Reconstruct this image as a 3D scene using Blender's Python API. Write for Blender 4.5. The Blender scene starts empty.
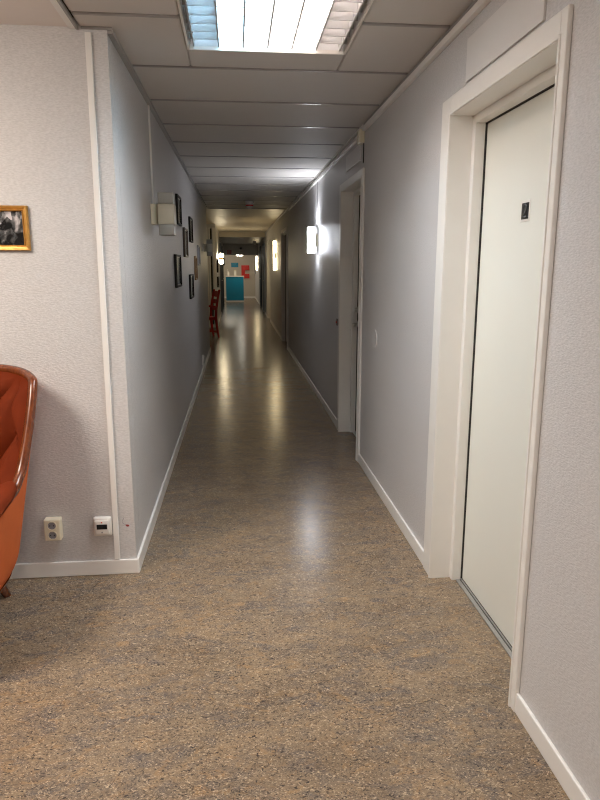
import bpy, bmesh, math, random
from mathutils import Vector, Matrix
random.seed(7)
C = bpy.context.scene.collection
PI = math.pi
R = math.radians

# ------------------------------------------------------------------ helpers
def lin(r, g, b):
    f = lambda c: (c / 255 / 12.92) if c / 255 <= 0.04045 else ((c / 255 + 0.055) / 1.055) ** 2.4
    return (f(r), f(g), f(b), 1.0)

def new_mat(name):
    m = bpy.data.materials.new(name)
    m.use_nodes = True
    nt = m.node_tree
    return m, nt, nt.nodes['Principled BSDF']

def mat(name, col, rough=0.5, metal=0.0, spec=0.5, var=0.0, scale=30.0, bump=0.0, bscale=120.0, sheen=0.0):
    """plain principled with optional noise colour variation and noise bump"""
    m, nt, p = new_mat(name)
    p.inputs['Roughness'].default_value = rough
    p.inputs['Metallic'].default_value = metal
    p.inputs['Specular IOR Level'].default_value = spec
    if sheen:
        p.inputs['Sheen Weight'].default_value = sheen
        p.inputs['Sheen Tint'].default_value = (col[0], col[1], col[2], 1)
    tc = nt.nodes.new('ShaderNodeTexCoord')
    if var > 0:
        n = nt.nodes.new('ShaderNodeTexNoise')
        n.inputs['Scale'].default_value = scale
        n.inputs['Detail'].default_value = 4
        nt.links.new(tc.outputs['Object'], n.inputs['Vector'])
        mx = nt.nodes.new('ShaderNodeMix'); mx.data_type = 'RGBA'
        mx.inputs[6].default_value = tuple(c * (1 - var) for c in col[:3]) + (1,)
        mx.inputs[7].default_value = tuple(min(1, c * (1 + var)) for c in col[:3]) + (1,)
        nt.links.new(n.outputs['Fac'], mx.inputs[0])
        nt.links.new(mx.outputs[2], p.inputs['Base Color'])
    else:
        p.inputs['Base Color'].default_value = col
    if bump > 0:
        n2 = nt.nodes.new('ShaderNodeTexNoise')
        n2.inputs['Scale'].default_value = bscale
        n2.inputs['Detail'].default_value = 2
        nt.links.new(tc.outputs['Object'], n2.inputs['Vector'])
        b = nt.nodes.new('ShaderNodeBump')
        b.inputs['Strength'].default_value = bump
        b.inputs['Distance'].default_value = 0.002
        nt.links.new(n2.outputs['Fac'], b.inputs['Height'])
        nt.links.new(b.outputs['Normal'], p.inputs['Normal'])
    return m

def emit(name, col, strength):
    m, nt, p = new_mat(name)
    p.inputs['Base Color'].default_value = (col[0] * .8, col[1] * .8, col[2] * .8, 1)
    p.inputs['Emission Color'].default_value = (col[0], col[1], col[2], 1)
    p.inputs['Emission Strength'].default_value = strength
    p.inputs['Roughness'].default_value = 0.4
    m.cycles.emission_sampling = 'FRONT'
    return m

def merge(bm, tmp):
    me = bpy.data.meshes.new('tmp')
    tmp.to_mesh(me); tmp.free()
    bm.from_mesh(me)
    bpy.data.meshes.remove(me)

def box(bm, x0, x1, y0, y1, z0, z1, bev=0.0, seg=2, M=None):
    t = bmesh.new()
    bmesh.ops.create_cube(t, size=1)
    for v in t.verts:
        v.co = Vector((x0 + (v.co.x + .5) * (x1 - x0), y0 + (v.co.y + .5) * (y1 - y0), z0 + (v.co.z + .5) * (z1 - z0)))
    if bev > 0:
        bmesh.ops.bevel(t, geom=list(t.edges), offset=bev, segments=seg, profile=.5, affect='EDGES')
    if M is not None:
        bmesh.ops.transform(t, matrix=M, verts=t.verts)
    merge(bm, t)

def cyl(bm, p0, p1, r0, r1=None, n=20, caps=True):
    """tapered cylinder between two points"""
    r1 = r0 if r1 is None else r1
    p0 = Vector(p0); p1 = Vector(p1)
    d = (p1 - p0)
    t = bmesh.new()
    bmesh.ops.create_cone(t, cap_ends=caps, segments=n, radius1=r0, radius2=r1, depth=d.length)
    q = Vector((0, 0, 1)).rotation_difference(d.normalized())
    bmesh.ops.transform(t, matrix=Matrix.Translation((p0 + p1) / 2) @ q.to_matrix().to_4x4(), verts=t.verts)
    merge(bm, t)

def sphere(bm, c, r, sx=1, sy=1, sz=1, n=16):
    t = bmesh.new()
    bmesh.ops.create_uvsphere(t, u_segments=n, v_segments=n // 2 + 2, radius=r)
    for v in t.verts:
        v.co = Vector((c[0] + v.co.x * sx, c[1] + v.co.y * sy, c[2] + v.co.z * sz))
    merge(bm, t)

def sweep(bm, pts, radii, n=10, flat=None, up=Vector((0, 0, 1)), close=False):
    """tube along points; flat=(a,b) multiplies the section's two axes"""
    pts = [Vector(p) for p in pts]
    N = len(pts)
    if not hasattr(radii, '__len__'):
        radii = [radii] * N
    rings = []
    for i, p in enumerate(pts):
        a = pts[max(0, i - 1)]; b = pts[min(N - 1, i + 1)]
        t = (b - a).normalized()
        s = t.cross(up)
        if s.length < 1e-4:
            s = t.cross(Vector((0, 1, 0)))
        s.normalize()
        u = s.cross(t).normalized()
        fa, fb = flat if flat else (1, 1)
        rings.append([bm.verts.new(p + s * (math.cos(2 * PI * k / n) * radii[i] * fa) + u * (math.sin(2 * PI * k / n) * radii[i] * fb)) for k in range(n)])
    for i in range(N - 1):
        for k in range(n):
            bm.faces.new((rings[i][k], rings[i][(k + 1) % n], rings[i + 1][(k + 1) % n], rings[i + 1][k]))
    bm.faces.new(rings[0][::-1]); bm.faces.new(rings[-1])

def prism(bm, pts, axis, a, b):
    """extrude a 2D outline along 'x','y' or 'z' from a to b (convex or not)"""
    def P(u, v, w):
        return {'x': (w, u, v), 'y': (u, w, v), 'z': (u, v, w)}[axis]
    A = [bm.verts.new(P(u, v, a)) for u, v in pts]
    B = [bm.verts.new(P(u, v, b)) for u, v in pts]
    n = len(pts)
    bm.faces.new(A); bm.faces.new(B[::-1])
    for i in range(n):
        bm.faces.new((A[i], B[i], B[(i + 1) % n], A[(i + 1) % n]))

def grid_surface(bm, rows):
    V = [[bm.verts.new(p) for p in r] for r in rows]
    for i in range(len(V) - 1):
        for j in range(len(V[0]) - 1):
            bm.faces.new((V[i][j], V[i][j + 1], V[i + 1][j + 1], V[i + 1][j]))
    return V

def obj(name, bm, m, parent=None, smooth=False, loc=None, recalc=True):
    if recalc:
        bmesh.ops.recalc_face_normals(bm, faces=bm.faces)
    me = bpy.data.meshes.new(name)
    bm.to_mesh(me); bm.free()
    o = bpy.data.objects.new(name, me)
    C.objects.link(o)
    me.materials.append(m)
    if smooth:
        for p in me.polygons:
            p.use_smooth = True
        try:
            me.set_sharp_from_angle(angle=R(40))
        except Exception:
            pass
    if parent is not None:
        o.parent = parent
    if loc is not None:
        o.location = loc
    return o

def thing(name, label, cat, loc=(0, 0, 0), rz=0.0, group=None):
    o = bpy.data.objects.new(name, None)
    o.empty_display_size = .05
    C.objects.link(o)
    o.location = loc; o.rotation_euler = (0, 0, rz)
    o['label'] = label; o['category'] = cat
    if group:
        o['group'] = group
    return o

def tag(o, label, cat, group=None):
    o['label'] = label; o['category'] = cat
    if group:
        o['group'] = group
    return o

def struct(name, bm, m, smooth=False):
    o = obj(name, bm, m, None, smooth)
    o['kind'] = 'structure'
    return o

def sbox(name, m, *boxes, bev=0.0):
    bm = bmesh.new()
    for b in boxes:
        box(bm, *b, bev=bev)
    return struct(name, bm, m)

# ------------------------------------------------------------------ materials
def wall_material(name, col, rough=0.3):
    """painted woven wallpaper, satin sheen"""
    m, nt, p = new_mat(name)
    p.inputs['Roughness'].default_value = rough
    p.inputs['Specular IOR Level'].default_value = 0.4
    tc = nt.nodes.new('ShaderNodeTexCoord')
    mp = nt.nodes.new('ShaderNodeMapping')
    mp.inputs['Scale'].default_value = (1.0, 1.0, 3.0)
    nt.links.new(tc.outputs['Object'], mp.inputs['Vector'])
    n = nt.nodes.new('ShaderNodeTexNoise')
    n.inputs['Scale'].default_value = 75; n.inputs['Detail'].default_value = 3
    nt.links.new(mp.outputs['Vector'], n.inputs['Vector'])
    big = nt.nodes.new('ShaderNodeTexNoise')
    big.inputs['Scale'].default_value = 1.7; big.inputs['Detail'].default_value = 3
    nt.links.new(tc.outputs['Object'], big.inputs['Vector'])
    mx = nt.nodes.new('ShaderNodeMix'); mx.data_type = 'RGBA'
    mx.inputs[6].default_value = tuple(c * .95 for c in col[:3]) + (1,)
    mx.inputs[7].default_value = tuple(c * 1.05 for c in col[:3]) + (1,)
    nt.links.new(big.outputs['Fac'], mx.inputs[0])
    mx2 = nt.nodes.new('ShaderNodeMix'); mx2.data_type = 'RGBA'; mx2.blend_type = 'MULTIPLY'
    mx2.inputs[0].default_value = 1.0
    cr = nt.nodes.new('ShaderNodeValToRGB')
    cr.color_ramp.elements[0].position = .3; cr.color_ramp.elements[0].color = (.84, .84, .84, 1)
    cr.color_ramp.elements[1].position = .65; cr.color_ramp.elements[1].color = (1, 1, 1, 1)
    nt.links.new(n.outputs['Fac'], cr.inputs['Fac'])
    nt.links.new(mx.outputs[2], mx2.inputs[6]); nt.links.new(cr.outputs['Color'], mx2.inputs[7])
    nt.links.new(mx2.outputs[2], p.inputs['Base Color'])
    b = nt.nodes.new('ShaderNodeBump')
    b.inputs['Strength'].default_value = 0.7; b.inputs['Distance'].default_value = 0.003
    nt.links.new(n.outputs['Fac'], b.inputs['Height'])
    nt.links.new(b.outputs['Normal'], p.inputs['Normal'])
    return m

def floor_material():
    """marbled linoleum: warm brown ground with grey, ochre and light flakes, waxed"""
    m, nt, p = new_mat('marbled linoleum')
    L = nt.links
    tc = nt.nodes.new('ShaderNodeTexCoord')
    def noise(scale, detail, dist, map_scale, seed):
        mp = nt.nodes.new('ShaderNodeMapping')
        mp.inputs['Scale'].default_value = map_scale
        mp.inputs['Location'].default_value = (seed * 3.1, seed * 1.7, seed)
        L.new(tc.outputs['Object'], mp.inputs['Vector'])
        n = nt.nodes.new('ShaderNodeTexNoise')
        n.inputs['Scale'].default_value = scale
        n.inputs['Detail'].default_value = detail
        n.inputs['Roughness'].default_value = .62
        n.inputs['Distortion'].default_value = dist
        L.new(mp.outputs['Vector'], n.inputs['Vector'])
        return n
    def ramp(n, stops):
        cr = nt.nodes.new('ShaderNodeValToRGB')
        e = cr.color_ramp.elements
        e[0].position, e[0].color = stops[0]
        e[1].position, e[1].color = stops[-1]
        for pos, c in stops[1:-1]:
            x = e.new(pos); x.color = c
        L.new(n.outputs['Fac'], cr.inputs['Fac'])
        return cr
    def mix(fac, a, b, blend='MIX'):
        mx = nt.nodes.new('ShaderNodeMix'); mx.data_type = 'RGBA'; mx.blend_type = blend
        if isinstance(fac, float):
            mx.inputs[0].default_value = fac
        else:
            L.new(fac, mx.inputs[0])
        if isinstance(a, tuple): mx.inputs[6].default_value = a
        else: L.new(a, mx.inputs[6])
        if isinstance(b, tuple): mx.inputs[7].default_value = b
        else: L.new(b, mx.inputs[7])
        return mx.outputs[2]
    W = ((0, 0, 0, 1), (1, 1, 1, 1))
    base = ramp(noise(2.6, 5, .6, (1, 2.2, 1), 1), [(.3, FLOOR_A), (.5, FLOOR_B), (.7, FLOOR_C)]).outputs['Color']
    grey = ramp(noise(6, 7, 1.2, (1, 2.0, 1), 2), [(.46, W[0]), (.66, W[1])]).outputs['Color']
    c1 = mix(grey, base, FLOOR_GREY)
    och = ramp(noise(11, 6, 1.6, (1, 1.8, 1), 3), [(.53, W[0]), (.76, W[1])]).outputs['Color']
    c2 = mix(och, c1, FLOOR_OCH)
    lt = ramp(noise(58, 5, 2.6, (1, 1.5, 1), 4), [(.53, W[0]), (.66, W[1])]).outputs['Color']
    c3 = mix(lt, c2, FLOOR_LIGHT)
    dk = ramp(noise(46, 6, 2.8, (1, 1.6, 1), 5), [(.52, W[0]), (.63, W[1])]).outputs['Color']
    c4 = mix(dk, c3, FLOOR_DARK)
    L.new(c4, p.inputs['Base Color'])
    rn = noise(5, 3, 0, (1, 1, 1), 6)
    mr = nt.nodes.new('ShaderNodeMapRange')
    mr.inputs['To Min'].default_value = .205; mr.inputs['To Max'].default_value = .25
    L.new(rn.outputs['Fac'], mr.inputs['Value'])
    L.new(mr.outputs['Result'], p.inputs['Roughness'])
    p.inputs['Specular IOR Level'].default_value = .36
    return m

FLOOR_A = lin(110, 93, 75); FLOOR_B = lin(128, 110, 90); FLOOR_C = lin(142, 120, 95)
FLOOR_GREY = lin(103, 94, 87); FLOOR_OCH = lin(154, 121, 84); FLOOR_LIGHT = lin(192, 170, 142); FLOOR_DARK = lin(60, 53, 50)

M_wall = wall_material('grey lilac painted wallpaper', (.64, .625, .62), .42)
M_endwall = wall_material('cream painted wallpaper', (.62, .56, .47), .45)
M_floor = floor_material()
M_trim = mat('white satin trim paint', (.84, .82, .79, 1), .32, var=.03, scale=12)
M_frame = mat('white door frame paint', (.82, .80, .76, 1), .35, var=.03, scale=9)
M_leaf = mat('off white door paint', (.78, .78, .71, 1), .38, var=.02, scale=4)
M_panel = mat('pale cover plate paint', (.72, .705, .69, 1), .4, var=.02, scale=5)
M_ceil = mat('white lacquered ceiling panel', (.62, .59, .56, 1), .6, spec=.25, var=.02, scale=6)
M_ceil_cream = mat('cream lacquered ceiling panel', (.66, .58, .44, 1), .42, spec=.35, var=.03, scale=6)
M_ceil_shade = mat('ceiling panel in shade tone', (.30, .30, .31, 1), .4, spec=.35, var=.03, scale=6)  # dimness of the lampless rear stretch put into the panel colour
M_ceil_back = mat('dark ceiling void', (.06, .055, .05, 1), .9)
M_plaster = mat('white plaster ceiling', (.80, .74, .70, 1), .8, var=.03, scale=8, bump=.2, bscale=60)
M_greytrim = mat('grey ceiling edge profile', (.34, .33, .32, 1), .4, var=.05, scale=20)
M_bar = mat('grey ceiling bar', (.33, .31, .30, 1), .28, var=.05, scale=20)
M_cream = mat('cream plastic', (.78, .72, .56, 1), .35, var=.02, scale=30)
M_whiteplast = mat('white plastic', (.80, .77, .72, 1), .3, var=.02, scale=30)
M_black = mat('black plastic', (.012, .012, .014, 1), .35, var=.1, scale=40)
M_display = mat('dark display glass', (.01, .012, .014, 1), .08)
M_steel = mat('brushed steel', (.55, .53, .5, 1), .28, metal=1, var=.08, scale=60)
M_alu = mat('aluminium threshold', (.55, .55, .54, 1), .35, metal=.8, var=.08, scale=80)
M_rubber = mat('dark rubber gasket', (.03, .028, .026, 1), .6, var=.1, scale=30)
M_gold = mat('worn gilt wood', (.55, .29, .07, 1), .35, metal=.55, var=.35, scale=45, bump=.3, bscale=60)
M_blackframe = mat('black lacquered frame', (.010, .009, .009, 1), .5, spec=.25, var=.2, scale=50)
M_darkwood = mat('dark brown frame wood', (.05, .028, .016, 1), .35, var=.3, scale=50)
M_greyframe = mat('pale grey frame', (.36, .37, .39, 1), .35, var=.1, scale=40)
M_bronze = mat('bronze frame', (.22, .13, .06, 1), .35, metal=.4, var=.3, scale=40)
M_tealc = mat('teal counter front', lin(10, 130, 166), .4, var=.05, scale=5)
M_red = mat('red lacquer', lin(186, 26, 22), .35, var=.12, scale=20)
M_redsign = mat('red sign plastic', lin(214, 40, 34), .4, var=.06, scale=10)
M_bluegrey = mat('blue grey door paint', lin(74, 82, 96), .4, var=.08, scale=6)
M_bluelit = mat('light blue grey frame paint', lin(134, 146, 166), .4, var=.06, scale=6)  # blue grey frame, lightened to carry the bluish light on its edge
M_shade_off = mat('frosted acrylic unlit', (.34, .335, .30, 1), .3, var=.02, scale=20)
M_band = mat('cream lacquered metal band', (.60, .56, .44, 1), .4, var=.02, scale=20)
M_band_gold = mat('amber metal band', (.45, .30, .10, 1), .35, metal=.5, var=.05, scale=20)
M_greyplast = mat('grey plastic', (.28, .28, .30, 1), .4, var=.04, scale=20)

E_cool = emit('cool lit acrylic', (.90, .93, 1.0), 18)
E_cool_up = emit('cool bulb', (.90, .93, 1.0), 340)
E_cool_down = emit('cool bulb, lower', (.90, .93, 1.0), 45)
E_warm = emit('warm lit acrylic', (1.0, .80, .47), 15)
E_warm_lobe = emit('warm lit lobe', (1.0, .84, .56), 36)
E_tube_cool = emit('daylight diffuser', (.50, .80, 1.0), 27)
E_tube_neutral = emit('neutral diffuser', (1.0, .98, .94), 26)
E_tube_warm = emit('warm diffuser', (1.0, .86, .78), 26)
E_far = emit('far ceiling diffuser', (1.0, .92, .76), 34)
M_louvre = mat('white louvre blade', (.42, .42, .42, 1), .35, var=.01, scale=20)
M_reflector = mat('white lamp reflector', (.8, .8, .8, 1), .3, var=.01, scale=20)

# ------------------------------------------------------------------ key sizes (metres)
XR, XL, YF, ZC = .905, -.50, 2.923, 2.40
YE = 25.5            # lintel at the corridor's end

# ------------------------------------------------------------------ setting: floor, walls
sbox('floor', M_floor, (-5.0, 1.5, -4.0, 30.4, -.10, 0))

sbox('wall_front', M_wall, (-5.0, XL, YF, YF + .12, 0, ZC + .05))
def xl(y):
    """the left corridor wall runs slightly inward along its length"""
    return XL + .042 * (y - YF) / 8.177
def along_left(bm, t0, t1, y0, y1, z0, z1):
    """a strip that follows the left wall; t = distance out from its face"""
    prism(bm, [(xl(y0) + t0, y0), (xl(y0) + t1, y0), (xl(y1) + t1, y1), (xl(y1) + t0, y1)], 'z', z0, z1)
def on_left(y, z):
    """same sight line as a point (XL, y, z), moved onto the real wall face"""
    k = 1.0
    for _ in range(20):
        k = xl(y * k) / XL
    return y * k, 1.45 + (z - 1.45) * k
bm = bmesh.new()
along_left(bm, -.12, 0, YF + .12, 11.1, 0, ZC + .05)
box(bm, -1.8, xl(11.1) - .12, 10.98, 11.1, 0, ZC + .05)
struct('wall_left', bm, M_wall)
sbox('wall_alcove', M_wall, (-1.92, -1.8, 10.98, 15.72, 0, ZC + .05), (-1.8, -.45, 15.6, 15.72, 0, ZC + .05))
sbox('wall_left_rear', M_wall, (-.57, -.45, 15.72, YE, 0, ZC + .05))
D1 = (1.825, 2.725); D2 = (4.625, 5.475); D3 = (11.25, 12.55); D4 = (17.0, 18.2)
HD = 2.052
rw = []
ys = [-4.0, D1, D2, D3, D4, 30.3]
prev = -4.0
for d in (D1, D2, D3, D4):
    rw.append((XR, XR + .15, prev, d[0] - .012, 0, ZC + .05))
    rw.append((XR, XR + .15, d[0] - .012, d[1] + .012, HD + .012, ZC + .05))
    prev = d[1] + .012
rw.append((XR, XR + .15, prev, 30.3, 0, ZC + .05))
sbox('wall_right', M_wall, *rw)
sbox('wall_back', M_wall, (-5.0, XR + .15, -4.12, -4.0, 0, ZC + .05))
sbox('wall_far_left', M_wall, (-5.12, -5.0, -4.12, YF + .12, 0, ZC + .05))
# room at the corridor's end
sbox('wall_end', M_endwall, (-2.2, XR + .0, 30.0, 30.12, 0, ZC + .05), (-2.32, -2.2, YE, 30.12, 0, ZC + .05), (-2.2, -.57, YE, YE + .12, 0, ZC + .05))
sbox('wall_lintel', M_greytrim, (-.57, XR, YE, YE + .12, 1.862, ZC + .05))          # lintel over the corridor's end

# ------------------------------------------------------------------ ceiling
bm = bmesh.new()
TX0, TX1, TY0, TY1 = -.195, .525, 1.93, 3.158          # hole for the troffer
j0 = 2.777
k = -10
joints = [j0 + .65 * i for i in range(-10, 14)]
for a, b in zip(joints[:-1], joints[1:]):
    y0, y1 = a + .006, b - .006
    x0, x1 = -.61, XR - .004
    segs = []
    if y1 < TY0 or y0 > TY1:
        segs.append((x0, x1, y0, y1))
    else:
        segs += [(x0, TX0, y0, y1), (TX1, x1, y0, y1)]
        if y0 < TY0: segs.append((TX0, TX1, y0, TY0))
        if y1 > TY1: segs.append((TX0, TX1, TY1, y1))
    for s in segs:
        box(bm, *s, ZC, ZC + .03, bev=.010, seg=2)
struct('ceiling', bm, M_ceil)
bm = bmesh.new()
for k in range(12):
    box(bm, -1.8, XR - .004, joints[-1] + .68 * k + .006, min(19.5, joints[-1] + .68 * (k + 1) - .006), ZC + .012, ZC + .04, bev=.008)
box(bm, -1.8, -.6, 11.0, joints[-1] + .006, ZC + .012, ZC + .04)
struct('ceiling_alcove', bm, M_ceil_cream)
sbox('trim_10', M_greytrim, (xl(11.1), XR - .02, joints[-1] - .004, joints[-1] + .02, ZC - .012, ZC + .03))
sbox('ceiling_void', M_ceil_back, (-1.9, XR + .15, -4.0, TY0 - .02, ZC + .032, ZC + .04), (-.75, TX0 - .02, TY0 - .02, TY1 + .02, ZC + .032, ZC + .04),
     (TX1 + .02, XR + .15, TY0 - .02, TY1 + .02, ZC + .032, ZC + .04), (-1.9, XR + .15, TY1 + .02, 30.2, ZC + .032, ZC + .04))
sbox('ceiling_room', M_plaster, (-5.0, -.625, -4.0, YF + .02, ZC - .002, ZC + .02))
sbox('ceiling_rear', M_ceil_shade, (-.45, XR, 19.56, YE, 2.29, 2.31))
sbox('beam', M_ceil_cream, (-.45, XR, 19.50, 19.56, 2.285, ZC + .05))
sbox('ceiling_end', M_ceil, (-2.2, XR, YE, 30.1, ZC, ZC + .02))

# ceiling edge profiles
sbox('trim_2', M_greytrim, (-.622, -.612, -4.0, YF, ZC - .012, ZC + .001))                              # rail between the two ceilings
sbox('trim_3', M_trim, (-.648, -.622, -4.0, YF - .004, ZC - .010, ZC + .001))
bm = bmesh.new()
along_left(bm, 0, .022, YF + .005, 11.1, ZC - .022, ZC + .001)
box(bm, -.60, XL + .022, YF - .008, YF + .005, ZC - .010, ZC + .001)
struct('trim_4', bm, M_greytrim)
sbox('trim_5', M_greytrim, (XR - .016, XR, -4.0, 4.58, ZC - .014, ZC - .001))
sbox('trim_12', M_trim, (XR - .016, XR, 4.58, 19.4, ZC - .014, ZC - .001))
sbox('trim_6', M_trim, (XR - .024, XR, -4.0, 4.58, ZC - .05, ZC - .022), bev=.003)

# cross bars carrying the ceiling panels
bm = bmesh.new()
for y in joints[1:-1]:
    xr = [(-.60, XR - .02)]
    if TY0 < y < TY1:
        xr = [(-.60, TX0 - .002), (TX1 + .002, XR - .02)]
    if y > YF:
        xr = [(xl(y) + .024, XR - .02)]
    for x0, x1 in xr:
        if TY0 < y < TY1 and x0 < TX0 - .002 < x1 and y > YF:
            continue
        box(bm, x0, x1, y - .008, y + .008, ZC - .005, ZC + .008, bev=.002)
struct('trim_11', bm, M_bar)
# batten on the front wall
bm = bmesh.new()
box(bm, -.0125, .0125, -.013, 0, 0, 2.30, bev=.003)
o = struct('trim_7', bm, M_trim)
o.location = (-.588, YF, .077); o.rotation_euler = (0, R(.33), 0)

# ------------------------------------------------------------------ baseboards
def skirting(name, *segs):
    """segs: (x0,x1,y0,y1) footprints; a rounded top edge"""
    bm = bmesh.new()
    for s in segs:
        box(bm, *s, 0, .074, bev=.004)
    return struct(name, bm, M_trim)
skirting('baseboard_front', (-5.0, XL + .012, YF - .012, YF))
bm = bmesh.new(); along_left(bm, 0, .012, YF, 11.1, 0, .074); struct('baseboard_left', bm, M_trim)
skirting('baseboard_right', (XR - .012, XR, -4.0, 1.79), (XR - .012, XR, 2.842, 4.56), (XR - .012, XR, 5.582, 11.17), (XR - .012, XR, 12.65, 16.92), (XR - .012, XR, 18.28, 19.6), (XR - .012, XR, 20.8, 22.3), (XR - .012, XR, 23.5, 30.0))
skirting('baseboard_alcove', (-1.8, -.45, 15.588, 15.6))
skirting('baseboard_left_rear', (-.45, -.438, 15.6, 19.9), (-.45, -.438, 21.3, 22.6), (-.45, -.438, 23.9, YE))
skirting('baseboard_end', (-2.2, XR - .012, 29.988, 30.0))

# ------------------------------------------------------------------ doors
def door(name, y0, y1, near_w, far_w, head_w, leaf_x=1.035, m_leaf=M_leaf, m_fr=M_frame, threshold=True, handle=None, lock=None):
    root = bpy.data.objects.new(name, None); C.objects.link(root)
    root['kind'] = 'structure'
    root.location = (XR, (y0 + y1) / 2, 0)
    X0 = XR; Y0 = (y0 + y1) / 2
    def part(nm, bxs, m, bev=0.0):
        bm = bmesh.new()
        for b in bxs:
            box(bm, b[0] - X0, b[1] - X0, b[2] - Y0, b[3] - Y0, b[4], b[5], bev=bev)
        return obj(nm, bm, m, root)
    xf = XR - .016
    zt = HD + head_w
    # casing with an inner bead
    part('casing', [(xf, XR, y0 - near_w, y0 - .002, 0, zt), (xf, XR, y1 + .002, y1 + far_w, 0, zt),
                    (xf, XR, y0 - .002, y1 + .002, HD + .002, zt)], m_fr, .004)
    part('casing_bead', [(xf - .004, xf + .004, y0 - .012, y0 - .002, 0, HD + .012), (xf - .004, xf + .004, y1 + .002, y1 + .014, 0, HD + .014),
                         (xf - .004, xf + .004, y0 - .002, y1 + .002, HD + .002, HD + .014)], m_fr, .0015)
    # lining boards of the recess
    part('lining', [(xf, leaf_x - .043, y1, y1 + .011, 0, HD + .0), (xf, leaf_x - .043, y0 - .011, y0, 0, HD), (xf, leaf_x - .043, y0 - .011, y1 + .011, HD, HD + .011)], m_fr)
    # frame the leaf closes in
    ft = .032
    part('frame', [(leaf_x - .05, leaf_x - .006, y1 - ft, y1 + .011, 0, HD + .011), (leaf_x - .05, leaf_x - .006, y0 - .011, y0 + ft, 0, HD + .011),
                   (leaf_x - .05, leaf_x - .006, y0 + ft, y1 - ft, HD - ft, HD + .011)], m_fr, .003)
    part('gasket', [(leaf_x - .007, leaf_x + .03, y1 - ft - .0005, y1 + .01, 0, HD), (leaf_x - .007, leaf_x + .03, y0 - .01, y0 + ft + .0005, 0, HD),
                    (leaf_x - .007, leaf_x + .03, y0 + ft, y1 - ft, HD - ft - .0005, HD)], M_rubber)
    lf = part('leaf', [(leaf_x, leaf_x + .04, y0 + ft + .003, y1 - ft - .003, .010, HD - ft - .003)], m_leaf, .002)
    if threshold:
        part('threshold', [(leaf_x - .03, leaf_x - .012, y0 + ft, y1 - ft, 0, .007)], M_alu, .002)
        part('threshold_seal', [(leaf_x - .012, leaf_x + .02, y0 + ft, y1 - ft, 0, .004)], M_rubber)
        o = part('threshold_lip', [(leaf_x - .008, leaf_x - .002, y0 + ft, y1 - ft, .004, .010)], M_alu, .001)
    # unseen panel added behind the leaf to stop light leaks
    part('light_stop', [(leaf_x + .042, leaf_x + .05, y0 - .15, y1 + .15, 0, HD + .1)], M_rubber)
    if handle:
        bm = bmesh.new()
        hy, hz = handle[0] - Y0, handle[1]
        x = leaf_x - X0
        cyl(bm, (x, hy, hz), (x - .008, hy, hz), .026)
        cyl(bm, (x - .008, hy, hz), (x - .05, hy, hz), .010)
        sweep(bm, [(x - .048, hy + .004, hz), (x - .052, hy - .02, hz), (x - .052, hy - .11, hz - .003)], [.0105, .010, .009], 10)
        obj('door_handle', bm, M_steel, lf, True)
    if lock:
        bm = bmesh.new()
        hy, hz = lock[0] - Y0, lock[1]
        x = leaf_x - X0
        cyl(bm, (x, hy, hz), (x - .012, hy, hz), .026, .024)
        cyl(bm, (x - .012, hy, hz), (x - .030, hy, hz), .017, .015)
        obj('lock_cylinder', bm, M_steel, lf, True)
    return root

door('door_1', D1[0], D1[1], .040, .115, .075)
door('door_2', D2[0], D2[1], .062, .105, .062, leaf_x=1.04, handle=(5.40, .965), lock=(5.42, 1.085))
door('door_3', D3[0], D3[1], .07, .09, .06, leaf_x=.965, threshold=False)
door('door_4', D4[0], D4[1], .07, .07, .06, leaf_x=.965, threshold=False)

# dark rear doors: surface-framed, blue grey
def rear_door(name, side, y0, y1, m_c, m_l):
    root = bpy.data.objects.new(name, None); C.objects.link(root)
    root['kind'] = 'structure'
    X = XR if side > 0 else -.45
    root.location = (X, (y0 + y1) / 2, 0)
    h = (y1 - y0) / 2
    s = -side
    def part(nm, bxs, m, bev=.004):
        bm = bmesh.new()
        for b in bxs:
            xa, xb = sorted((s * b[0], s * b[1]))
            box(bm, xa, xb, *b[2:], bev=bev)
        return obj(nm, bm, m, root)
    part('casing', [(0, .035, -h - .09, -h, 0, 2.12), (0, .035, h, h + .09, 0, 2.12), (0, .035, -h, h, 2.03, 2.12)], m_c)
    lf = part('leaf', [(0, .012, -h, h, .01, 2.03)], m_l, .002)
    bm = bmesh.new()
    cyl(bm, (s * .012, -h + .07, 1.02), (s * .06, -h + .07, 1.02), .012)
    sweep(bm, [(s * .058, -h + .07, 1.02), (s * .06, -h + .18, 1.02)], .010, 8)
    obj('door_handle', bm, M_steel, lf, True)
    return root
rear_door('door_5', 1, 19.72, 20.7, M_bluelit, M_bluegrey)
rear_door('door_6', 1, 22.4, 23.4, M_bluegrey, M_bluegrey)
rear_door('door_7', -1, 20.0, 21.2, M_bluegrey, M_bluegrey)
rear_door('door_8', -1, 22.7, 23.8, M_bluegrey, M_bluegrey)
# door frame uprights on the alcove's facing wall
bm = bmesh.new()
for x0, x1, d in ((-.70, -.625, .02), (-.60, -.57, .012), (-.515, -.455, .02)):
    box(bm, x0, x1, 15.6 - d, 15.6, 0, 2.33, bev=.003)
struct('trim_8', bm, M_frame)
sbox('trim_9', M_rubber, (-.57, -.53, 15.594, 15.6, .01, 2.31))

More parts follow.
